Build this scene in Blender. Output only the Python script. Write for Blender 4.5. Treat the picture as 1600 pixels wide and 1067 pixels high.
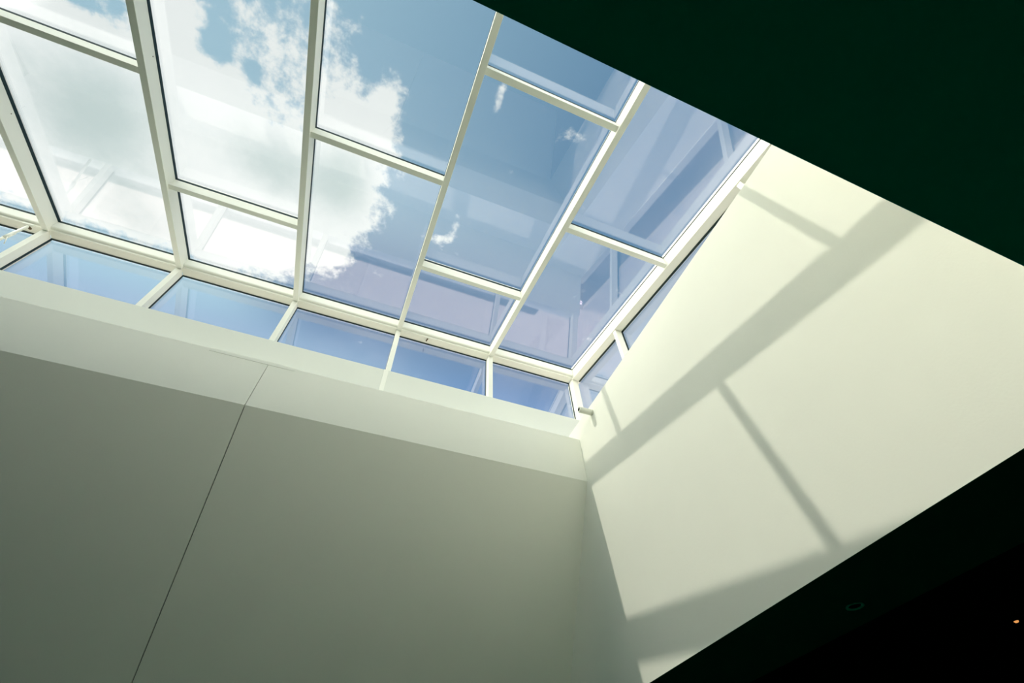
import bpy, math, random
from mathutils import Vector, Matrix
random.seed(4)
for o in list(bpy.data.objects): bpy.data.objects.remove(o)
SC = bpy.context.scene
H = 1.6                                   # eye height; every z below is written relative to the eye

# ------------------------------------------------------------------ camera
R = ((0.9279, 0.2743, 0.2524), (-0.3700, 0.7431, 0.5576), (-0.0346, -0.6107, 0.7911))  # rows: world X,Y,Z in image axes (right, down, forward)
cam = bpy.data.cameras.new('camera'); co = bpy.data.objects.new('camera', cam); SC.collection.objects.link(co)
cam.sensor_width = 36; cam.sensor_fit = 'HORIZONTAL'; cam.lens = 729.0 * 36 / 1600
cam.clip_start = 0.01; cam.clip_end = 500
m = Matrix(((R[0][0], -R[0][1], -R[0][2], 0), (R[1][0], -R[1][1], -R[1][2], 0), (R[2][0], -R[2][1], -R[2][2], H), (0, 0, 0, 1)))
q = m.to_quaternion(); co.rotation_mode = 'QUATERNION'; co.rotation_quaternion = q; co.location = (0, 0, H)
SC.camera = co
SC.view_settings.view_transform = 'Standard'; SC.view_settings.look = 'None'
SC.view_settings.exposure = 0.06; SC.view_settings.gamma = 1.0; SC.view_settings.use_curve_mapping = False
try:
    SC.cycles.max_bounces = 14; SC.cycles.diffuse_bounces = 8; SC.cycles.transparent_max_bounces = 24
    SC.cycles.glossy_bounces = 6; SC.cycles.sample_clamp_indirect = 6
except Exception: pass

# ------------------------------------------------------------------ sky
SUN_DIR = Vector((-1, 0.100, 1.127)).normalized()       # towards the sun
W = bpy.data.worlds.new('sky'); SC.world = W; W.use_nodes = True
nt = W.node_tree; nt.nodes.clear()
class NB:
    def __init__(s, nt): s.nt = nt
    def n(s, t, **k):
        x = s.nt.nodes.new(t)
        for a, b in k.items(): setattr(x, a, b)
        return x
    def set(s, sock, v):
        if isinstance(v, (int, float)): sock.default_value = v
        elif isinstance(v, (tuple, list)): sock.default_value = v
        else: s.nt.links.new(v, sock)
    def math(s, op, a, b=0.0, c=None, clamp=False):
        x = s.n('ShaderNodeMath', operation=op); x.use_clamp = clamp
        s.set(x.inputs[0], a); s.set(x.inputs[1], b)
        if c is not None: s.set(x.inputs[2], c)
        return x.outputs[0]
    def ss(s, v, lo, hi, a=0.0, b=1.0):
        x = s.n('ShaderNodeMapRange'); x.interpolation_type = 'SMOOTHSTEP'
        s.set(x.inputs[0], v); x.inputs[1].default_value = lo; x.inputs[2].default_value = hi
        x.inputs[3].default_value = a; x.inputs[4].default_value = b
        return x.outputs[0]
    def mix(s, f, a, b):
        x = s.n('ShaderNodeMix', data_type='RGBA')
        s.set(x.inputs[0], f)
        s.set(x.inputs[6], a if not isinstance(a, tuple) else (*a, 1)); s.set(x.inputs[7], b if not isinstance(b, tuple) else (*b, 1))
        return x.outputs[2]
    def noise(s, vec, scale, detail, rough=.55, dist=0.0):
        x = s.n('ShaderNodeTexNoise'); s.nt.links.new(vec, x.inputs['Vector'])
        x.inputs['Scale'].default_value = scale; x.inputs['Detail'].default_value = detail
        x.inputs['Roughness'].default_value = rough; x.inputs['Distortion'].default_value = dist
        return x.outputs[0]
b = NB(nt)
tc = b.n('ShaderNodeTexCoord').outputs['Generated']
sp = b.n('ShaderNodeSeparateXYZ'); nt.links.new(tc, sp.inputs[0])
zc = b.math('MAXIMUM', sp.outputs[2], 0.06)
U = b.math('DIVIDE', sp.outputs[0], zc); V = b.math('DIVIDE', sp.outputs[1], zc)
cb = b.n('ShaderNodeCombineXYZ'); b.set(cb.inputs[0], U); b.set(cb.inputs[1], V); UV = cb.outputs[0]
# cloud decks: (centre u, centre v, radius u, radius v, weight) on a flat layer overhead
BLOBS = [(-.64, .50, .20, .17, 1.15), (-.46, .50, .16, .15, 1.1), (-.30, .52, .12, .12, 1.0), (-.17, .44, .085, .12, 1.0),
         (-.155, .32, .07, .07, .62), (-.22, .26, .07, .08, .50), (-.44, .38, .11, .06, .75), (-.50, .27, .055, .13, 1.0), (-.33, .22, .06, .09, .55),
         (-.70, .34, .10, .09, .8), (-.82, .58, .12, .14, .8), (-.19, .60, .05, .05, .45), (-.52, .19, .05, .07, .45), (-.36, .64, .12, .10, .75), (-.55, .68, .20, .05, .5),
         (-.12, .24, .025, .06, .42), (.077, .155, .012, .030, .75), (.245, .170, .028, .020, .62), (.078, .452, .014, .034, .58), (.048, .485, .022, .014, .5), (-.15, .635, .05, .035, .35), (.015, .490, .045, .016, .36), (-.245, .13, .03, .04, .3),
         (-.43, .275, .026, .030, -.6), (-.357, .295, .022, .020, -.35), (-.64, .285, .035, .022, -.5), (-.575, .275, .030, .022, -.5), (-.36, .345, .05, .02, -.3), (-.95, .15, .30, .12, 1.0)]
field = None
for (cu, cv, ru, rv, w) in BLOBS:
    du = b.math('MULTIPLY', b.math('SUBTRACT', U, cu), 1 / ru); dv = b.math('MULTIPLY', b.math('SUBTRACT', V, cv), 1 / rv)
    r2 = b.math('ADD', b.math('MULTIPLY', du, du), b.math('MULTIPLY', dv, dv))
    g = b.math('MULTIPLY', b.math('POWER', 2.718, b.math('MULTIPLY', r2, -0.9)), w)
    field = g if field is None else b.math('ADD', field, g)
n1 = b.noise(UV, 11.0, 12, .68, .12)
n2 = b.noise(UV, 2.6, 6, .5, .0)
fld = b.math('MINIMUM', field, 1.15)
n3 = b.noise(UV, 34.0, 8, .6, .1)
dens = b.math('ADD', fld, b.math('ADD', b.math('MULTIPLY', b.math('SUBTRACT', n1, .5), 1.9), b.math('MULTIPLY', b.math('SUBTRACT', n3, .5), .9)))
cloud = b.ss(dens, .28, .72)
# blue of the open sky: paler towards the sun, deeper away from it
blue = b.mix(b.ss(U, -.55, .45), (.46, .70, .84), (.165, .325, .52))
blue = b.mix(b.math('MULTIPLY', b.ss(V, .40, .66), b.ss(U, -.45, -.15)), blue, (.20, .32, .51))
low = b.mix(b.ss(U, -.05, .30), (.27, .44, .65), (.13, .30, .58))
blue = b.mix(b.ss(V, .80, .95), blue, low)
blue = b.mix(b.ss(U, .50, .62), blue, (.40, .53, .68))
# white tops and grey undersides of the clouds
gf = None
for (cu, cv, ru, rv, w) in [(-.63, .48, .13, .13, .55), (-.32, .45, .09, .08, .45), (-.17, .43, .06, .09, .50), (-.55, .68, .12, .06, .3)]:
    du = b.math('MULTIPLY', b.math('SUBTRACT', U, cu), 1 / ru); dv = b.math('MULTIPLY', b.math('SUBTRACT', V, cv), 1 / rv)
    g = b.math('MULTIPLY', b.math('POWER', 2.718, b.math('MULTIPLY', b.math('ADD', b.math('MULTIPLY', du, du), b.math('MULTIPLY', dv, dv)), -.8)), w)
    gf = g if gf is None else b.math('ADD', gf, g)
grey = b.ss(b.math('ADD', b.math('ADD', b.math('MULTIPLY', n2, .5), b.math('MULTIPLY', n1, .35)), gf), .50, 1.0)
ccol = b.mix(grey, (1.05, 1.10, 1.09), (.62, .75, .745))
sky = b.mix(cloud, blue, ccol)
# thin haze low down behind the clerestory
hz = b.math('MULTIPLY', b.ss(b.noise(UV, 2.2, 5, .5), .45, .75), b.ss(V,   .68, .95, 0, .40))
sky = b.mix(hz, sky, (.70, .76, .93))
# unseen sky boosted on the sun's side and behind the viewer's ceiling to light walls
dt = b.n('ShaderNodeVectorMath', operation='DOT_PRODUCT'); nt.links.new(tc, dt.inputs[0]); dt.inputs[1].default_value = SUN_DIR
glow = b.ss(dt.outputs['Value'], .975, .998, 0, 6.0)
back = b.math('MULTIPLY', b.ss(V, -.8, -1.4, 0, 1.0), b.ss(U, .8, -1.4, .40, 1.0))
sky2 = b.mix(back, sky, (6.2, 6.2, 5.6))
west = b.math('MULTIPLY', b.ss(U, -.92, -1.25, 0, 1.0), b.ss(V, -.15, .05, 0, 1))
sky2 = b.mix(west, sky2, (8.8, 8.8, 7.7))
bg1 = b.n('ShaderNodeBackground'); nt.links.new(sky2, bg1.inputs[0]); bg1.inputs[1].default_value = 1.0
bg2 = b.n('ShaderNodeBackground'); bg2.inputs[0].default_value = (1, .97, .88, 1); nt.links.new(glow, bg2.inputs[1])
ad = b.n('ShaderNodeAddShader'); nt.links.new(bg1.outputs[0], ad.inputs[0]); nt.links.new(bg2.outputs[0], ad.inputs[1])
out = b.n('ShaderNodeOutputWorld'); nt.links.new(ad.outputs[0], out.inputs[0])

# ------------------------------------------------------------------ sun
sl = bpy.data.lights.new('sun', 'SUN'); sl.energy = 2.0; sl.angle = math.radians(.6); sl.color = (1, .95, .82)
so = bpy.data.objects.new('sun', sl); SC.collection.objects.link(so)
so.rotation_mode = 'QUATERNION'; so.rotation_quaternion = SUN_DIR.to_track_quat('Z', 'Y')

# ------------------------------------------------------------------ materials
def paint(name, col, rough=.6, bump=.0, scale=40, spec=.3, var=.03):
    mt = bpy.data.materials.new(name); mt.use_nodes = True; t = mt.node_tree; p = t.nodes['Principled BSDF']; k = NB(t)
    g = k.n('ShaderNodeTexCoord').outputs['Object']
    nz = k.noise(g, 1.3, 5)
    c = k.mix(nz, tuple(x * (1 - var) for x in col), tuple(min(1, x * (1 + var)) for x in col))
    t.links.new(c, p.inputs['Base Color']); p.inputs['Roughness'].default_value = rough
    p.inputs['Specular IOR Level'].default_value = spec
    if bump:
        bp = k.n('ShaderNodeBump'); bp.inputs['Strength'].default_value = bump; bp.inputs['Distance'].default_value = .002
        t.links.new(k.noise(g, scale, 6), bp.inputs['Height']); t.links.new(bp.outputs[0], p.inputs['Normal'])
    return mt
M = {}
M['wall'] = paint('matt_wall_paint', (.90, .90, .815), .8, .25, 60, .15)
M['frame'] = paint('white_powder_coat', (.84, .845, .76), .42, 0, 40, .35, .01)
M['gasket'] = paint('black_rubber', (.004, .022, .022), .55, 0, 40, .3)
M['upstand'] = paint('satin_sheet_metal', (.70, .72, .655), .6, 0, 40, .2, .01)
M['joint'] = paint('shadow_joint_filler', (.03, .06, .045), .8)
M['ceil'] = paint('green_ceiling_brightened', (.003, .33, .25), .85, .1, 50, .02)  # ceiling green raised, the brighter light near the viewer is in the colour
M['ceil_shaded'] = paint('green_ceiling_shaded', (.006, .05, .028), .85, .1, 50, .02)  # ceiling green lowered, the shade on the strip is put into the colour
M['void'] = paint('black_soffit_paint', (.004, .006, .004), .9, 0, 40, .02)
M['floor'] = paint('green_floor', (.008, .15, .09), .8, 0, 40, .1)  # unseen floor, green chosen to tint the light bounced up the walls
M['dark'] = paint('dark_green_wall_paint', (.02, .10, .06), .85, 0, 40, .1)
M['deck'] = paint('pale_roof_membrane', (.88, .77, .66), .85, .3, 20, .1, .06)
M['steel'] = paint('brown_oxidised_steel', (.16, .11, .05), .45, 0, 40, .5)
M['black'] = paint('black_inside', (.005, .005, .005), .8)
def glassmat(name, f0, tint, rim=None):
    mt = bpy.data.materials.new(name); mt.use_nodes = True; t = mt.node_tree; t.nodes.clear(); k = NB(t)
    ge = k.n('ShaderNodeNewGeometry'); d = k.n('ShaderNodeVectorMath', operation='DOT_PRODUCT')
    t.links.new(ge.outputs['Normal'], d.inputs[0]); t.links.new(ge.outputs['Incoming'], d.inputs[1])
    c = k.math('SUBTRACT', 1.0, k.math('ABSOLUTE', d.outputs['Value']), clamp=True)
    F = k.math('MULTIPLY_ADD', k.math('POWER', c, 5.0), 1 - f0, f0, clamp=True)
    tr = k.n('ShaderNodeBsdfTransparent'); tr.inputs[0].default_value = (*tint, 1)
    gl = k.n('ShaderNodeBsdfGlossy'); gl.inputs['Roughness'].default_value = 0.0; gl.inputs['Color'].default_value = (1, .90, 1, 1)
    mx = k.n('ShaderNodeMixShader'); t.links.new(F, mx.inputs[0]); t.links.new(tr.outputs[0], mx.inputs[1]); t.links.new(gl.outputs[0], mx.inputs[2])
    o = k.n('ShaderNodeOutputMaterial'); t.links.new(mx.outputs[0], o.inputs[0])
    return mt
M['glass'] = glassmat('roof_glass', .125, (.962, .970, .965))
M['lamp'] = bpy.data.materials.new('warm_lamp'); M['lamp'].use_nodes = True
pp = M['lamp'].node_tree.nodes['Principled BSDF']; pp.inputs['Base Color'].default_value = (.8, .35, .1, 1)
pp.inputs['Emission Color'].default_value = (1, .42, .12, 1); pp.inputs['Emission Strength'].default_value = .8

# ------------------------------------------------------------------ mesh helpers
def link(name, verts, faces, mat, parent=None, bevel=0.0, origin=None):
    if origin is None and parent is None:
        n = len(verts); origin = (sum(v[0] for v in verts) / n, sum(v[1] for v in verts) / n, min(v[2] for v in verts))
    if origin is None: origin = parent.location
    me = bpy.data.meshes.new(name)
    me.from_pydata([(v[0] - origin[0], v[1] - origin[1], v[2] - origin[2]) for v in verts], [], faces); me.update()
    import bmesh
    bm = bmesh.new(); bm.from_mesh(me); bmesh.ops.recalc_face_normals(bm, faces=bm.faces); bm.to_mesh(me); bm.free()
    me.materials.append(mat)
    o = bpy.data.objects.new(name, me); SC.collection.objects.link(o)
    if parent: o.parent = parent
    else: o.location = origin
    if bevel:
        bv = o.modifiers.new('edge', 'BEVEL'); bv.width = bevel; bv.segments = 2; bv.limit_method = 'ANGLE'; bv.angle_limit = math.radians(30)
    return o
def prism(name, yz, x0, x1, mat, parent=None, bevel=0.0):
    """polygon in (y, z above the eye) extruded along x"""
    n = len(yz); v = [(x0, y, z + H) for y, z in yz] + [(x1, y, z + H) for y, z in yz]
    f = [tuple(range(n)), tuple(range(2 * n - 1, n - 1, -1))] + [(i, (i + 1) % n, n + (i + 1) % n, n + i) for i in range(n)]
    return link(name, v, f, mat, parent, bevel)
def box(name, x0, x1, y0, y1, z0, z1, mat, parent=None, bevel=0.0):
    return prism(name, [(y0, z0), (y1, z0), (y1, z1), (y0, z1)], x0, x1, mat, parent, bevel)
def lathe(name, p0, p1, prof, mat, parent=None, seg=24):
    """profile of (t along axis in metres, radius) swept about the axis p0->p1 (z above the eye)"""
    a = Vector((p0[0], p0[1], p0[2] + H)); d = (Vector((p1[0], p1[1], p1[2] + H)) - a).normalized()
    u = d.orthogonal().normalized(); w = d.cross(u); v = []; f = []
    for t, r in prof:
        for i in range(seg):
            an = 2 * math.pi * i / seg; v.append(tuple(a + d * t + (u * math.cos(an) + w * math.sin(an)) * r))
    for j in range(len(prof) - 1):
        for i in range(seg): f.append((j * seg + i, j * seg + (i + 1) % seg, (j + 1) * seg + (i + 1) % seg, (j + 1) * seg + i))
    f.append(tuple(range(seg))); f.append(tuple(range((len(prof) - 1) * seg, len(prof) * seg)))
    o = link(name, v, f, mat, parent)
    for p in o.data.polygons: p.use_smooth = len(p.vertices) == 4 
    return o
def rod(name, p0, p1, r, mat, parent=None, seg=16):
    L = (Vector(p1) - Vector(p0)).length
    return lathe(name, p0, p1, [(0, r), (L, r)], mat, parent, seg)
def empty(name, x, y, z):
    o = bpy.data.objects.new(name, None); o.location = (x, y, z + H); o.empty_display_size = .1; SC.collection.objects.link(o); return o
def tag(o, label, cat, group=None, kind=None):
    o['label'] = label; o['category'] = cat
    if group: o['group'] = group
    if kind: o['kind'] = kind
    return o
def structure(o, label=None, cat=None):
    o['kind'] = 'structure'
    if label: o['label'] = label
    if cat: o['category'] = cat
    return o

# ------------------------------------------------------------------ dimensions
XB = 2.69                    # face of the sunlit right-hand wall
XW = -6.50                   # far left end of the light well
YN = 0.045                   # near edge of the well
YA = 4.0                     # face of the fascia on the far wall
YE, ZE, S = 4.787, 6.457, .203          # eave line of the roof glazing and its pitch
YM, YG = 4.841, 4.967        # inner face of the clerestory mullions, plane of their glass
ZS = 5.25                    # clerestory sill
GH = .045                    # height of the dark gaskets
RD, BD, RW = .213, .174, .074
CX = [-6.40, -4.778, -3.113, -1.474, .158, 1.771]         # rafter centre lines
XG = 3.475                   # plane of the side clerestory glass
def zr(y, d=0.0): return ZE + S * (y - YE) - d

# ------------------------------------------------------------------ the well: walls, ledges, ceilings
LEAN = (5.2 - YA) / (3.345 - 1.24)
JX = -1.112
T = .03
def ylean(z): return YA + (3.345 - z) * LEAN
# far wall: solid core, then two leaning panels and two fascia panels with an open joint between them
core = prism('wall_back', [(ylean(-1.6) if False else 5.2 + T, -1.6), (5.2 + T, 1.24), (YA + T, 3.345), (YA + T, 3.97), (YM + .008, 3.97), (YM + .008, ZS - .014), (5.3, ZS - .012), (5.6, 1.24), (5.6, -1.6)], XW, XB, M['joint'])
structure(core, 'backing wall behind the pale far panels, showing as a thin dark joint', 'wall')
for nm, x0, x1, lb in (('wall_back_left', XW, JX - .0045, 'large pale leaning wall panel left of the thin vertical joint'), ('wall_back_right', JX + .0045, XB, 'large pale leaning wall panel between the thin joint and the sunlit wall')):
    structure(prism(nm, [(5.2, -1.6), (5.2, 1.24), (YA, 3.345), (YA + T, 3.345), (5.2 + T, 1.24), (5.2 + T, -1.6)], x0, x1, M['wall']), lb, 'wall')
for nm, x0, x1, lb in (('trim_1', XW, JX - .003, 'upright pale fascia band above the left leaning wall panel'), ('trim_2', JX + .003, XB, 'upright pale fascia band above the right leaning wall panel')):
    structure(box(nm, x0, x1, YA, YA + T, 3.345, 3.985, M['wall']), lb, 'fascia')
structure(box('trim_3', XW, XB, YA + T, YM, 3.97, 3.985, M['wall']), 'pale flat ledge on top of the far wall fascia', 'ledge')
structure(prism('trim_4', [(YM - .006, 3.985), (YM - .006, ZS), (YG + .08, ZS), (YG + .08, ZS - .012), (YM + .006, ZS - .012), (YM + .006, 3.985)], XW, 3.48, M['upstand']), 'pale upstand band below the row of clerestory windows', 'upstand')
bt = box('cover_strip', -1.70, -.84, YA - .003, YA, 3.950, 3.994, M['frame'])
tag(bt, 'thin pale cover strip along the fascia top above the wall joint', 'strip')
pc = box('cover_strip', .100, .165, YM - .014, YM - .006, 4.25, ZS, M['frame'], bevel=.002)
tag(pc, 'narrow upright cover strip continuing a mullion down the pale upstand', 'strip')
# right-hand wall
structure(box('wall_right', XB, 3.498, YN, 5.6, 1.2375, 4.235, M['wall']), 'large smooth white wall in full sun with rafter shadows', 'wall')
structure(box('trim_6', 3.496, 3.62, YN, YG + .05, 1.64, 4.25, M['wall']), 'low kerb under the side clerestory glass', 'kerb')
# sunlit flat roof outside, seen mirrored in the sloping panes
structure(box('roof_deck', -40, 40, 5.05, 40, 4.80, 4.90, M['deck']), 'pale pinkish flat roof outside the clerestory', 'roof')
structure(box('roof_deck_side', 3.66, 40, -20, 5.05, 4.80, 4.90, M['deck']), 'pale pinkish flat roof outside the side clerestory', 'roof')
# unseen near side and left end of the well, dark at the left to cut bounce
structure(box('wall_near', JX, 3.49, YN - .3, YN, 1.25, 5.45, M['wall']), 'upright pale near side of the light well above the dark ceiling', 'wall')
structure(box('wall_near_left', XW, JX, YN - .3, YN, 1.25, 5.45, M['dark']), 'upright unseen left part of the near side of the light well, dark green to cut bounced light', 'wall')  # near wall split here, left part darkened to dim the far wall
structure(prism('wall_left', [(YN - .3, 1.25), (5.2, 1.25), (YA + .03, 3.34), (YA + .03, 3.98), (YM, 3.98), (YM + .1, 6.5), (YN - .3, 5.5)], XW - .2, XW, M['dark']), 'far left end wall of the light well', 'wall')
# ceilings and room
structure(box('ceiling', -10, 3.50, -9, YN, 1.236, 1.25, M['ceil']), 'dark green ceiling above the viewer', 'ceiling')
structure(box('ceiling_strip', XB, 3.50, YN, 9, 1.236, 1.2375, M['ceil_shaded']), 'dark green ceiling strip along the foot of the sunlit wall', 'ceiling')
structure(box('ceiling_left', -10, XW, YN, 9, 1.236, 1.25, M['ceil']), 'dark green ceiling left of the light well', 'ceiling')
structure(box('ceiling_recess', 3.50, 10, -9, 9, 1.62, 1.66, M['void']), 'black raised ceiling beyond the dark green strip', 'ceiling')
structure(box('trim_5', 3.50, 3.515, -9, 9, 1.236, 1.62, M['void']), 'black riser between the low and the raised ceiling', 'riser')
structure(box('floor', -10, 10, -9, 9, -1.65, -1.6, M['floor']), 'green floor below the light well', 'floor')
structure(box('wall_room_left', -10.1, -10, -9, 9, -1.6, 1.236, M['dark']))
structure(box('wall_room_right', 10, 10.1, -9, 9, -1.6, 1.66, M['dark']))
structure(box('wall_room_near', -10, 10, -9.1, -9, -1.6, 1.66, M['dark']))
structure(box('wall_room_back', XB, 10, 5.6, 5.7, -1.6, 1.66, M['dark']))
structure(box('wall_room_back_left', -10, XW, 5.6, 5.7, -1.6, 1.25, M['dark']))

# ------------------------------------------------------------------ rafters
Y0, Y1 = YN + .003, YM + RW
def slope_box(name, x0, x1, ya, yb, d_top, d_bot, mat, parent, bevel=0.0):
    return prism(name, [(ya, zr(ya, d_bot)), (yb, zr(yb, d_bot)), (yb, zr(yb, d_top)), (ya, zr(ya, d_top))], x0, x1, mat, parent, bevel)
RL = ['white rafter outside the view, beyond the left edge of the roof glazing', 'wide-looking leaning white rafter at the left edge with the broadest dark gasket line',
      'white rafter from top edge, second from the left, screw mark on its side', 'nearly upright white rafter left of the middle of the skylight',
      'slim white rafter right of the large cloud, dark ceiling cutting its top', 'white rafter with a sunlit left side, second nearest the sunlit wall',
      'broad brilliant white edge rafter running beside the sunlit wall']
BARROWS = {0: [3.402, .665], 1: [2.026], 2: [.665, 3.402], 3: [2.026], 4: [.665, 3.402], 5: [2.026]}
def make_rafter(i, x0, x1):
    e = empty('rafter', (x0 + x1) / 2, Y0, zr(Y0, RD))
    slope_box('beam', x0, x1, Y0, Y1, 0, RD, M['frame'], e, .004)
    if i > 0: slope_box('gasket', x0 - .004, x0 + .014, Y0, YE, -GH if i < 4 else -.012, .0, M['gasket'], e)
    if i < 6: slope_box('gasket', x1 - .014, x1 + .004, Y0, YE, -GH, .0, M['gasket'], e)
    slope_box('pressure_cap', x0 + .020, x1 - .020, Y0, YG + .06, -GH - .05, -GH - .014, M['frame'], e, .003)
    if i in (1, 2):
        y = 1.9 if i == 2 else 3.2
        lathe('screw', (x1, y, zr(y, .05)), (x1 + .1, y, zr(y, .05)), [(0, .007), (.003, .006)], M['steel'], e, 10)
    return tag(e, RL[i], 'rafter', 'rafters of the sloping skylight')
for i, c in enumerate(CX): make_rafter(i, c - RW / 2, c + RW / 2)
make_rafter(6, 3.348, 3.475)

# ------------------------------------------------------------------ glazing bars across the bays
EDGE = [(c - RW / 2, c + RW / 2) for c in CX] + [(3.348, 3.475)]
BAR_L = {(0, 0): 'lower cross bar of the glazing bay beyond the left rafter', (0, 1): 'upper cross bar of the glazing bay beyond the left rafter',
         (1, 0): 'grey-shaded cross bar crossing the clouds at the upper left corner',
         (2, 0): 'upper cross bar between the second and third rafters, above the frame edge', (2, 1): 'white cross bar over cloud between the screw-marked rafter and the upright rafter',
         (3, 0): 'white cross bar right of the nearly upright rafter, over cloud edge and blue sky',
         (4, 0): 'upper cross bar against blue sky, just below the dark ceiling', (4, 1): 'lower cross bar right of the slim rafter, above the pinkish reflection',
         (5, 0): 'cross bar in the right-hand bay, ending at the broad edge rafter'}
for bay, rows in BARROWS.items():
    x0, x1 = EDGE[bay][1], EDGE[bay + 1][0]
    for j, y in enumerate(rows):
        if (bay, j) in ((0, 1), (0, 0), (2, 0)): continue
        e = empty('glazing_bar', (x0 + x1) / 2, y, zr(y, BD))
        slope_box('beam', x0, x1, y, y + RW - .002, 0, BD, M['frame'], e, .004)
        slope_box('gasket', x0 + .004, x1 - .004, y - .003, y + .012, -GH + .005, 0, M['gasket'], e)
        slope_box('gasket', x0 + .004, x1 - .004, y + RW - .012, y + RW + .003, -GH + .005, 0, M['gasket'], e)
        slope_box('pressure_cap', x0 + .002, x1 - .002, y + .022, y + RW - .008, -GH - .048, -GH - .014, M['frame'], e, .003)
        tag(e, BAR_L[(bay, j)], 'glazing bar', 'cross bars of the sloping skylight')

# ------------------------------------------------------------------ eave beams, one per bay
EAVE_L = ['eave beam at the left edge, carrying the opener bracket', 'eave beam over the leftmost full clerestory window', 'eave beam between the screw-marked rafter and the upright rafter',
          'eave beam under the largest pinkish reflection', 'eave beam carrying a small brown stud', 'eave beam ending at the corner post by the sunlit wall']
for bay in range(6):
    x0, x1 = EDGE[bay][1], EDGE[bay + 1][0]
    e = empty('eave_beam', (x0 + x1) / 2, YE, ZE - BD)
    zt = ZE; zb = ZE - BD
    # profile: upright face, soft quarter-round groove, flat underside reaching out to the clerestory glass
    pr = [(YE, zt), (YE, zb + .052)]
    for k in range(7):
        a = math.pi / 2 * k / 6; pr.append((YE + .030 * (1 - math.cos(a)) , zb + .052 - .030 * math.sin(a)))
    pr += [(YE + .040, zb + .020), (YE + .048, zb), (YG + .01, zb), (YG + .01, zt + .03), (YE + .05, zt + .01)]
    prism('beam', pr, x0, x1, M['frame'], e)
    box('gasket', x0 + .004, x1 - .004, YE - .003, YE + .014, zt - .001, zt + GH - .01, M['gasket'], e)
    box('gasket', x0 + .004, x1 - .004, YG - .006, YG + .02, zb - .007, zb + .001, M['gasket'], e)
    slope_box('pressure_cap', x0 - .002, x1 + .002, YE + .05, YG + .05, -GH - .046, -GH - .014, M['frame'], e, .003)
    tag(e, EAVE_L[bay], 'beam', 'eave beams above the clerestory')

# ------------------------------------------------------------------ clerestory mullions
ML = ['white mullion beyond the left edge of the clerestory', 'broad-looking mullion at the left edge, beside the opener rod', 'mullion between the leftmost full clerestory window and its right neighbour',
      'mullion below the nearly upright rafter', 'slanting slim mullion below the slim rafter', 'upright mullion with a thin sunlit left edge, nearest the corner post']
def make_mullion(i, x0, x1, corner=False):
    e = empty('corner_post' if corner else 'mullion', (x0 + x1) / 2, YM, ZS)
    box('post', x0, x1, YM, YG, ZS, zr(YM, RD) + .02, M['frame'], e, .004)
    if i > 0: box('gasket', x0 - .004, x0 + .01, YG, YG + .03, ZS, ZE - BD, M['gasket'], e)
    if not corner: box('gasket', x1 - .01, x1 + .004, YG, YG + .03, ZS, ZE - BD, M['gasket'], e)
    box('pressure_cap', x0 + .018, x1 - .018, YG + .042, YG + .075, ZS, ZE - BD, M['frame'], e, .003)
    if corner:
        tag(e, 'white corner post where the clerestory turns along the sunlit wall', 'post')
    else: tag(e, ML[i], 'mullion', 'mullions of the clerestory')
for i, c in enumerate(CX): make_mullion(i, c - RW / 2, c + RW / 2)
make_mullion(6, 3.348, 3.462, True)
# side clerestory mullions
for y, lb in ((3.41, 'short white mullion in the side clerestory near the corner post'), (.665, 'tiny brilliant white mullion stub at the top end of the sunlit wall')):
    e = empty('mullion', 3.42, y, 4.235)
    box('post', 3.36, XG, y, y + .066, 4.235, zr(y, RD) , M['frame'], e, .003)
    box('gasket', XG, XG + .03, y - .004, y + .010, 4.235, zr(y, RD), M['gasket'], e)
    box('gasket', XG, XG + .03, y + .056, y + .070, 4.235, zr(y, RD), M['gasket'], e)
    tag(e, lb, 'mullion', 'mullions of the side clerestory')
e = empty('head_strip', XG, Y0, zr(Y0, RD))
slope_box('strip', XG, XG + .04, Y0, YG, RD - .05, RD + .0, M['frame'], e)
slope_box('gasket', XG + .001, XG + .03, Y0, YM, RD, RD + .010, M['gasket'], e)
tag(e, 'thin dark-edged head strip above the narrow side clerestory glass', 'strip')

# ------------------------------------------------------------------ panes
wn = 0
def pane(x0, x1, pts_lo, label):
    pass
PL = {}
def roof_pane(bay, ya, yb, label):
    global wn; wn += 1
    x0, x1 = EDGE[bay][1] - .02, EDGE[bay + 1][0] + .02
    o = slope_box('window_%d' % wn, x0, x1, ya, yb, -GH - .012, -GH, M['glass'], None)
    structure(o, label, 'roof pane')
Ytop, Ybot = YN + .003, YE + .05
roof_pane(0, Ytop, Ybot, 'roof pane at the extreme left edge, beyond the wide-looking rafter')
roof_pane(1, Ytop, 2.05, 'roof pane full of white cloud in the upper left corner')
roof_pane(1, 2.08, Ybot, 'large roof pane of grey cloud at the left')
roof_pane(2, Ytop, 3.43, 'tall roof pane with broken cloud and blue, left of the upright rafter')
roof_pane(2, 3.46, Ybot, 'short roof pane of cloud above the eave, left of the upright rafter')
roof_pane(3, Ytop, 2.05, 'roof pane at the top centre, cloud left and blue sky right')
roof_pane(3, 2.08, Ybot, 'large roof pane with cloud over a pinkish reflection')
roof_pane(4, Ytop, .69, 'small blue roof pane cut off by the dark ceiling')
roof_pane(4, .72, 3.43, 'large roof pane of mostly clear blue sky')
roof_pane(4, 3.46, Ybot, 'small roof pane with pinkish reflection above the brown stud')
roof_pane(5, Ytop, 2.05, 'right-hand roof pane reflecting the sunlit wall in streaks')
roof_pane(5, 2.08, Ybot, 'lower right-hand roof pane beside the edge rafter, above the corner post')
CL = ['sliver of clerestory glass at the left edge behind the opener rod', 'leftmost full clerestory window, clear blue', 'clerestory window second from the left, pale reflection inside',
      'clerestory window below the largest pinkish reflection', 'clerestory window under the brown stud', 'clerestory window next to the corner post, deepest blue']
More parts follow.
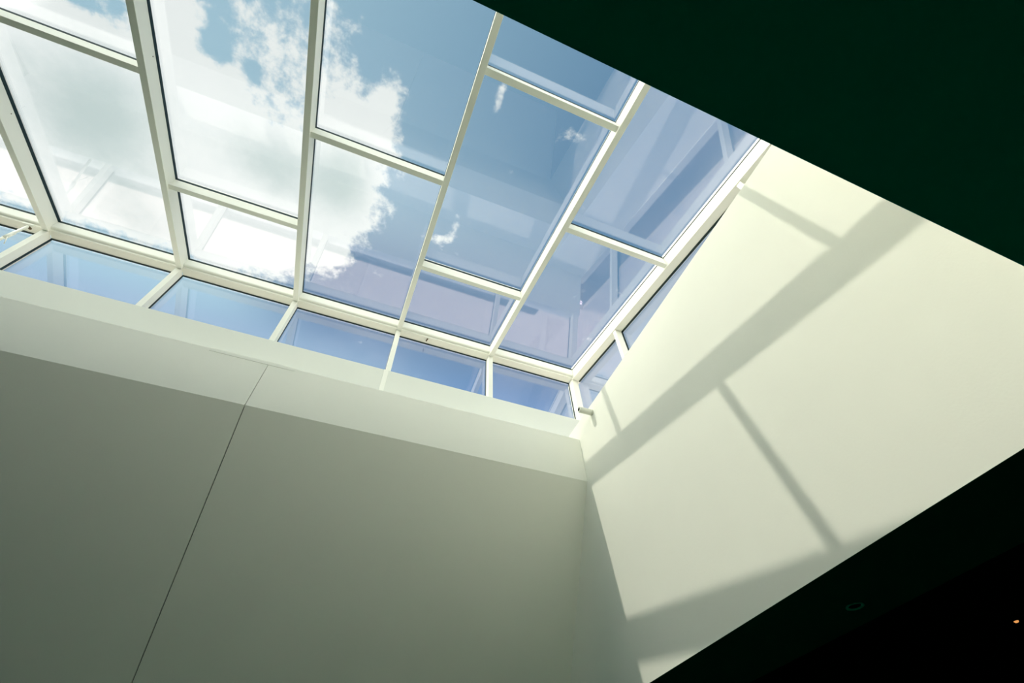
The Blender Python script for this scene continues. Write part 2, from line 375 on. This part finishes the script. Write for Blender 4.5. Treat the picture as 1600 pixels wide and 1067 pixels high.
for bay in range(6):
    wn += 1
    structure(box('window_%d' % wn, EDGE[bay][1] - .02, EDGE[bay + 1][0] + .02, YG + .030, YG + .042, ZS, ZE, M['glass']), CL[bay], 'clerestory pane')
for ya, yb, lb in ((3.45, YG, 'narrow side clerestory pane between the corner post and the short mullion'), (.70, 3.43, 'long thin side clerestory pane tapering out along the sunlit wall'), (YN + .003, .68, 'side clerestory pane hidden beyond the mullion stub')):
    wn += 1
    structure(prism('window_%d' % wn, [(ya, 4.25), (yb, 4.25), (yb, zr(yb, RD) + .03), (ya, zr(ya, RD) + .03)], XG + .030, XG + .042, M['glass']), lb, 'clerestory pane')

# ------------------------------------------------------------------ small things
# pipe stub on the sunlit wall
e = empty('pipe_stub', 2.51, 3.61, 4.11)
lathe('tube', (2.505, 3.61, 4.112), (XB, 3.61, 4.112), [(.03, .024), (0, .024), (0, .037), (.005, .040), (.185, .040)], M['frame'], e, 32)
lathe('bore', (2.504, 3.61, 4.112), (XB, 3.61, 4.112), [(0, .0238), (.02, .0238)], M['black'], e, 24)
tag(e, 'short white tube with a dark open end sticking out of the sunlit wall', 'tube')
# window opener at the left edge
e = empty('window_opener', -4.87, 4.80, ZE - BD - .05)
box('bracket', -5.00, -4.87, 4.775, 4.80, 6.20, 6.235, M['frame'], e, .003)
lathe('bolt', (-4.985, 4.835, 6.283), (-4.985, 4.835, 6.0), [(0, .020), (.014, .020), (.015, .012), (.022, .012)], M['steel'], e, 12)
lathe('bolt', (-4.975, 4.895, 6.283), (-4.975, 4.895, 6.0), [(0, .018), (.014, .018), (.015, .012), (.022, .012)], M['steel'], e, 12)
box('bolt_plate', -4.992, -4.972, 4.835, 4.895, 6.275, 6.283, M['steel'], e)
rod('rod', (-4.90, 4.775, 6.155), (-4.98, 4.80, 5.30), .017, M['frame'], e)
rod('sleeve', (-4.915, 4.78, 5.95), (-4.93, 4.785, 5.80), .023, M['frame'], e)
rod('hook', (-4.885, 4.76, 5.80), (-4.825, 4.76, 5.66), .006, M['frame'], e, 8)
tag(e, 'white window opener rod with brown bolts at the left edge', 'window opener')
# stud under an eave beam
e = empty('stud', .64, 4.90, 6.25)
lathe('bolt', (.648, 4.868, ZE - BD), (.648, 4.868, 6.0), [(0, .013), (.010, .013), (.011, .008), (.016, .008)], M['steel'], e, 12)
lathe('bolt', (.640, 4.905, ZE - BD), (.640, 4.905, 6.0), [(0, .012), (.010, .012), (.011, .008), (.016, .008)], M['steel'], e, 12)
box('plate', .636, .652, 4.868, 4.905, ZE - BD - .006, ZE - BD, M['steel'], e)
tag(e, 'small brown stud fixed under the eave beam above a clerestory window', 'stud')
# recessed downlights in the dark ceilings
def downlight(x, y, z, lit, label):
    e = empty('downlight', x, y, z)
    lathe('trim_ring', (x, y, z), (x, y, z - 1), [(0, .055), (.006, .055), (.008, .050), (.004, .040), (0, .038)], M['ceil'] if not lit else M['void'], e, 28)
    if lit: lathe('lens', (x, y, z), (x, y, z - 1), [(0, .020), (.010, .014)], M['lamp'], e, 14)
    else: lathe('lens', (x, y, z), (x, y, z - 1), [(0, .037), (.002, .036)], M['void'], e, 20)
    return tag(e, label, 'downlight')
downlight(3.208, 2.08, 1.236, False, 'faint unlit round downlight in the dark strip below the sunlit wall')
downlight(5.933, 2.518, 1.62, True, 'tiny glowing orange downlight in the black at the lower right')
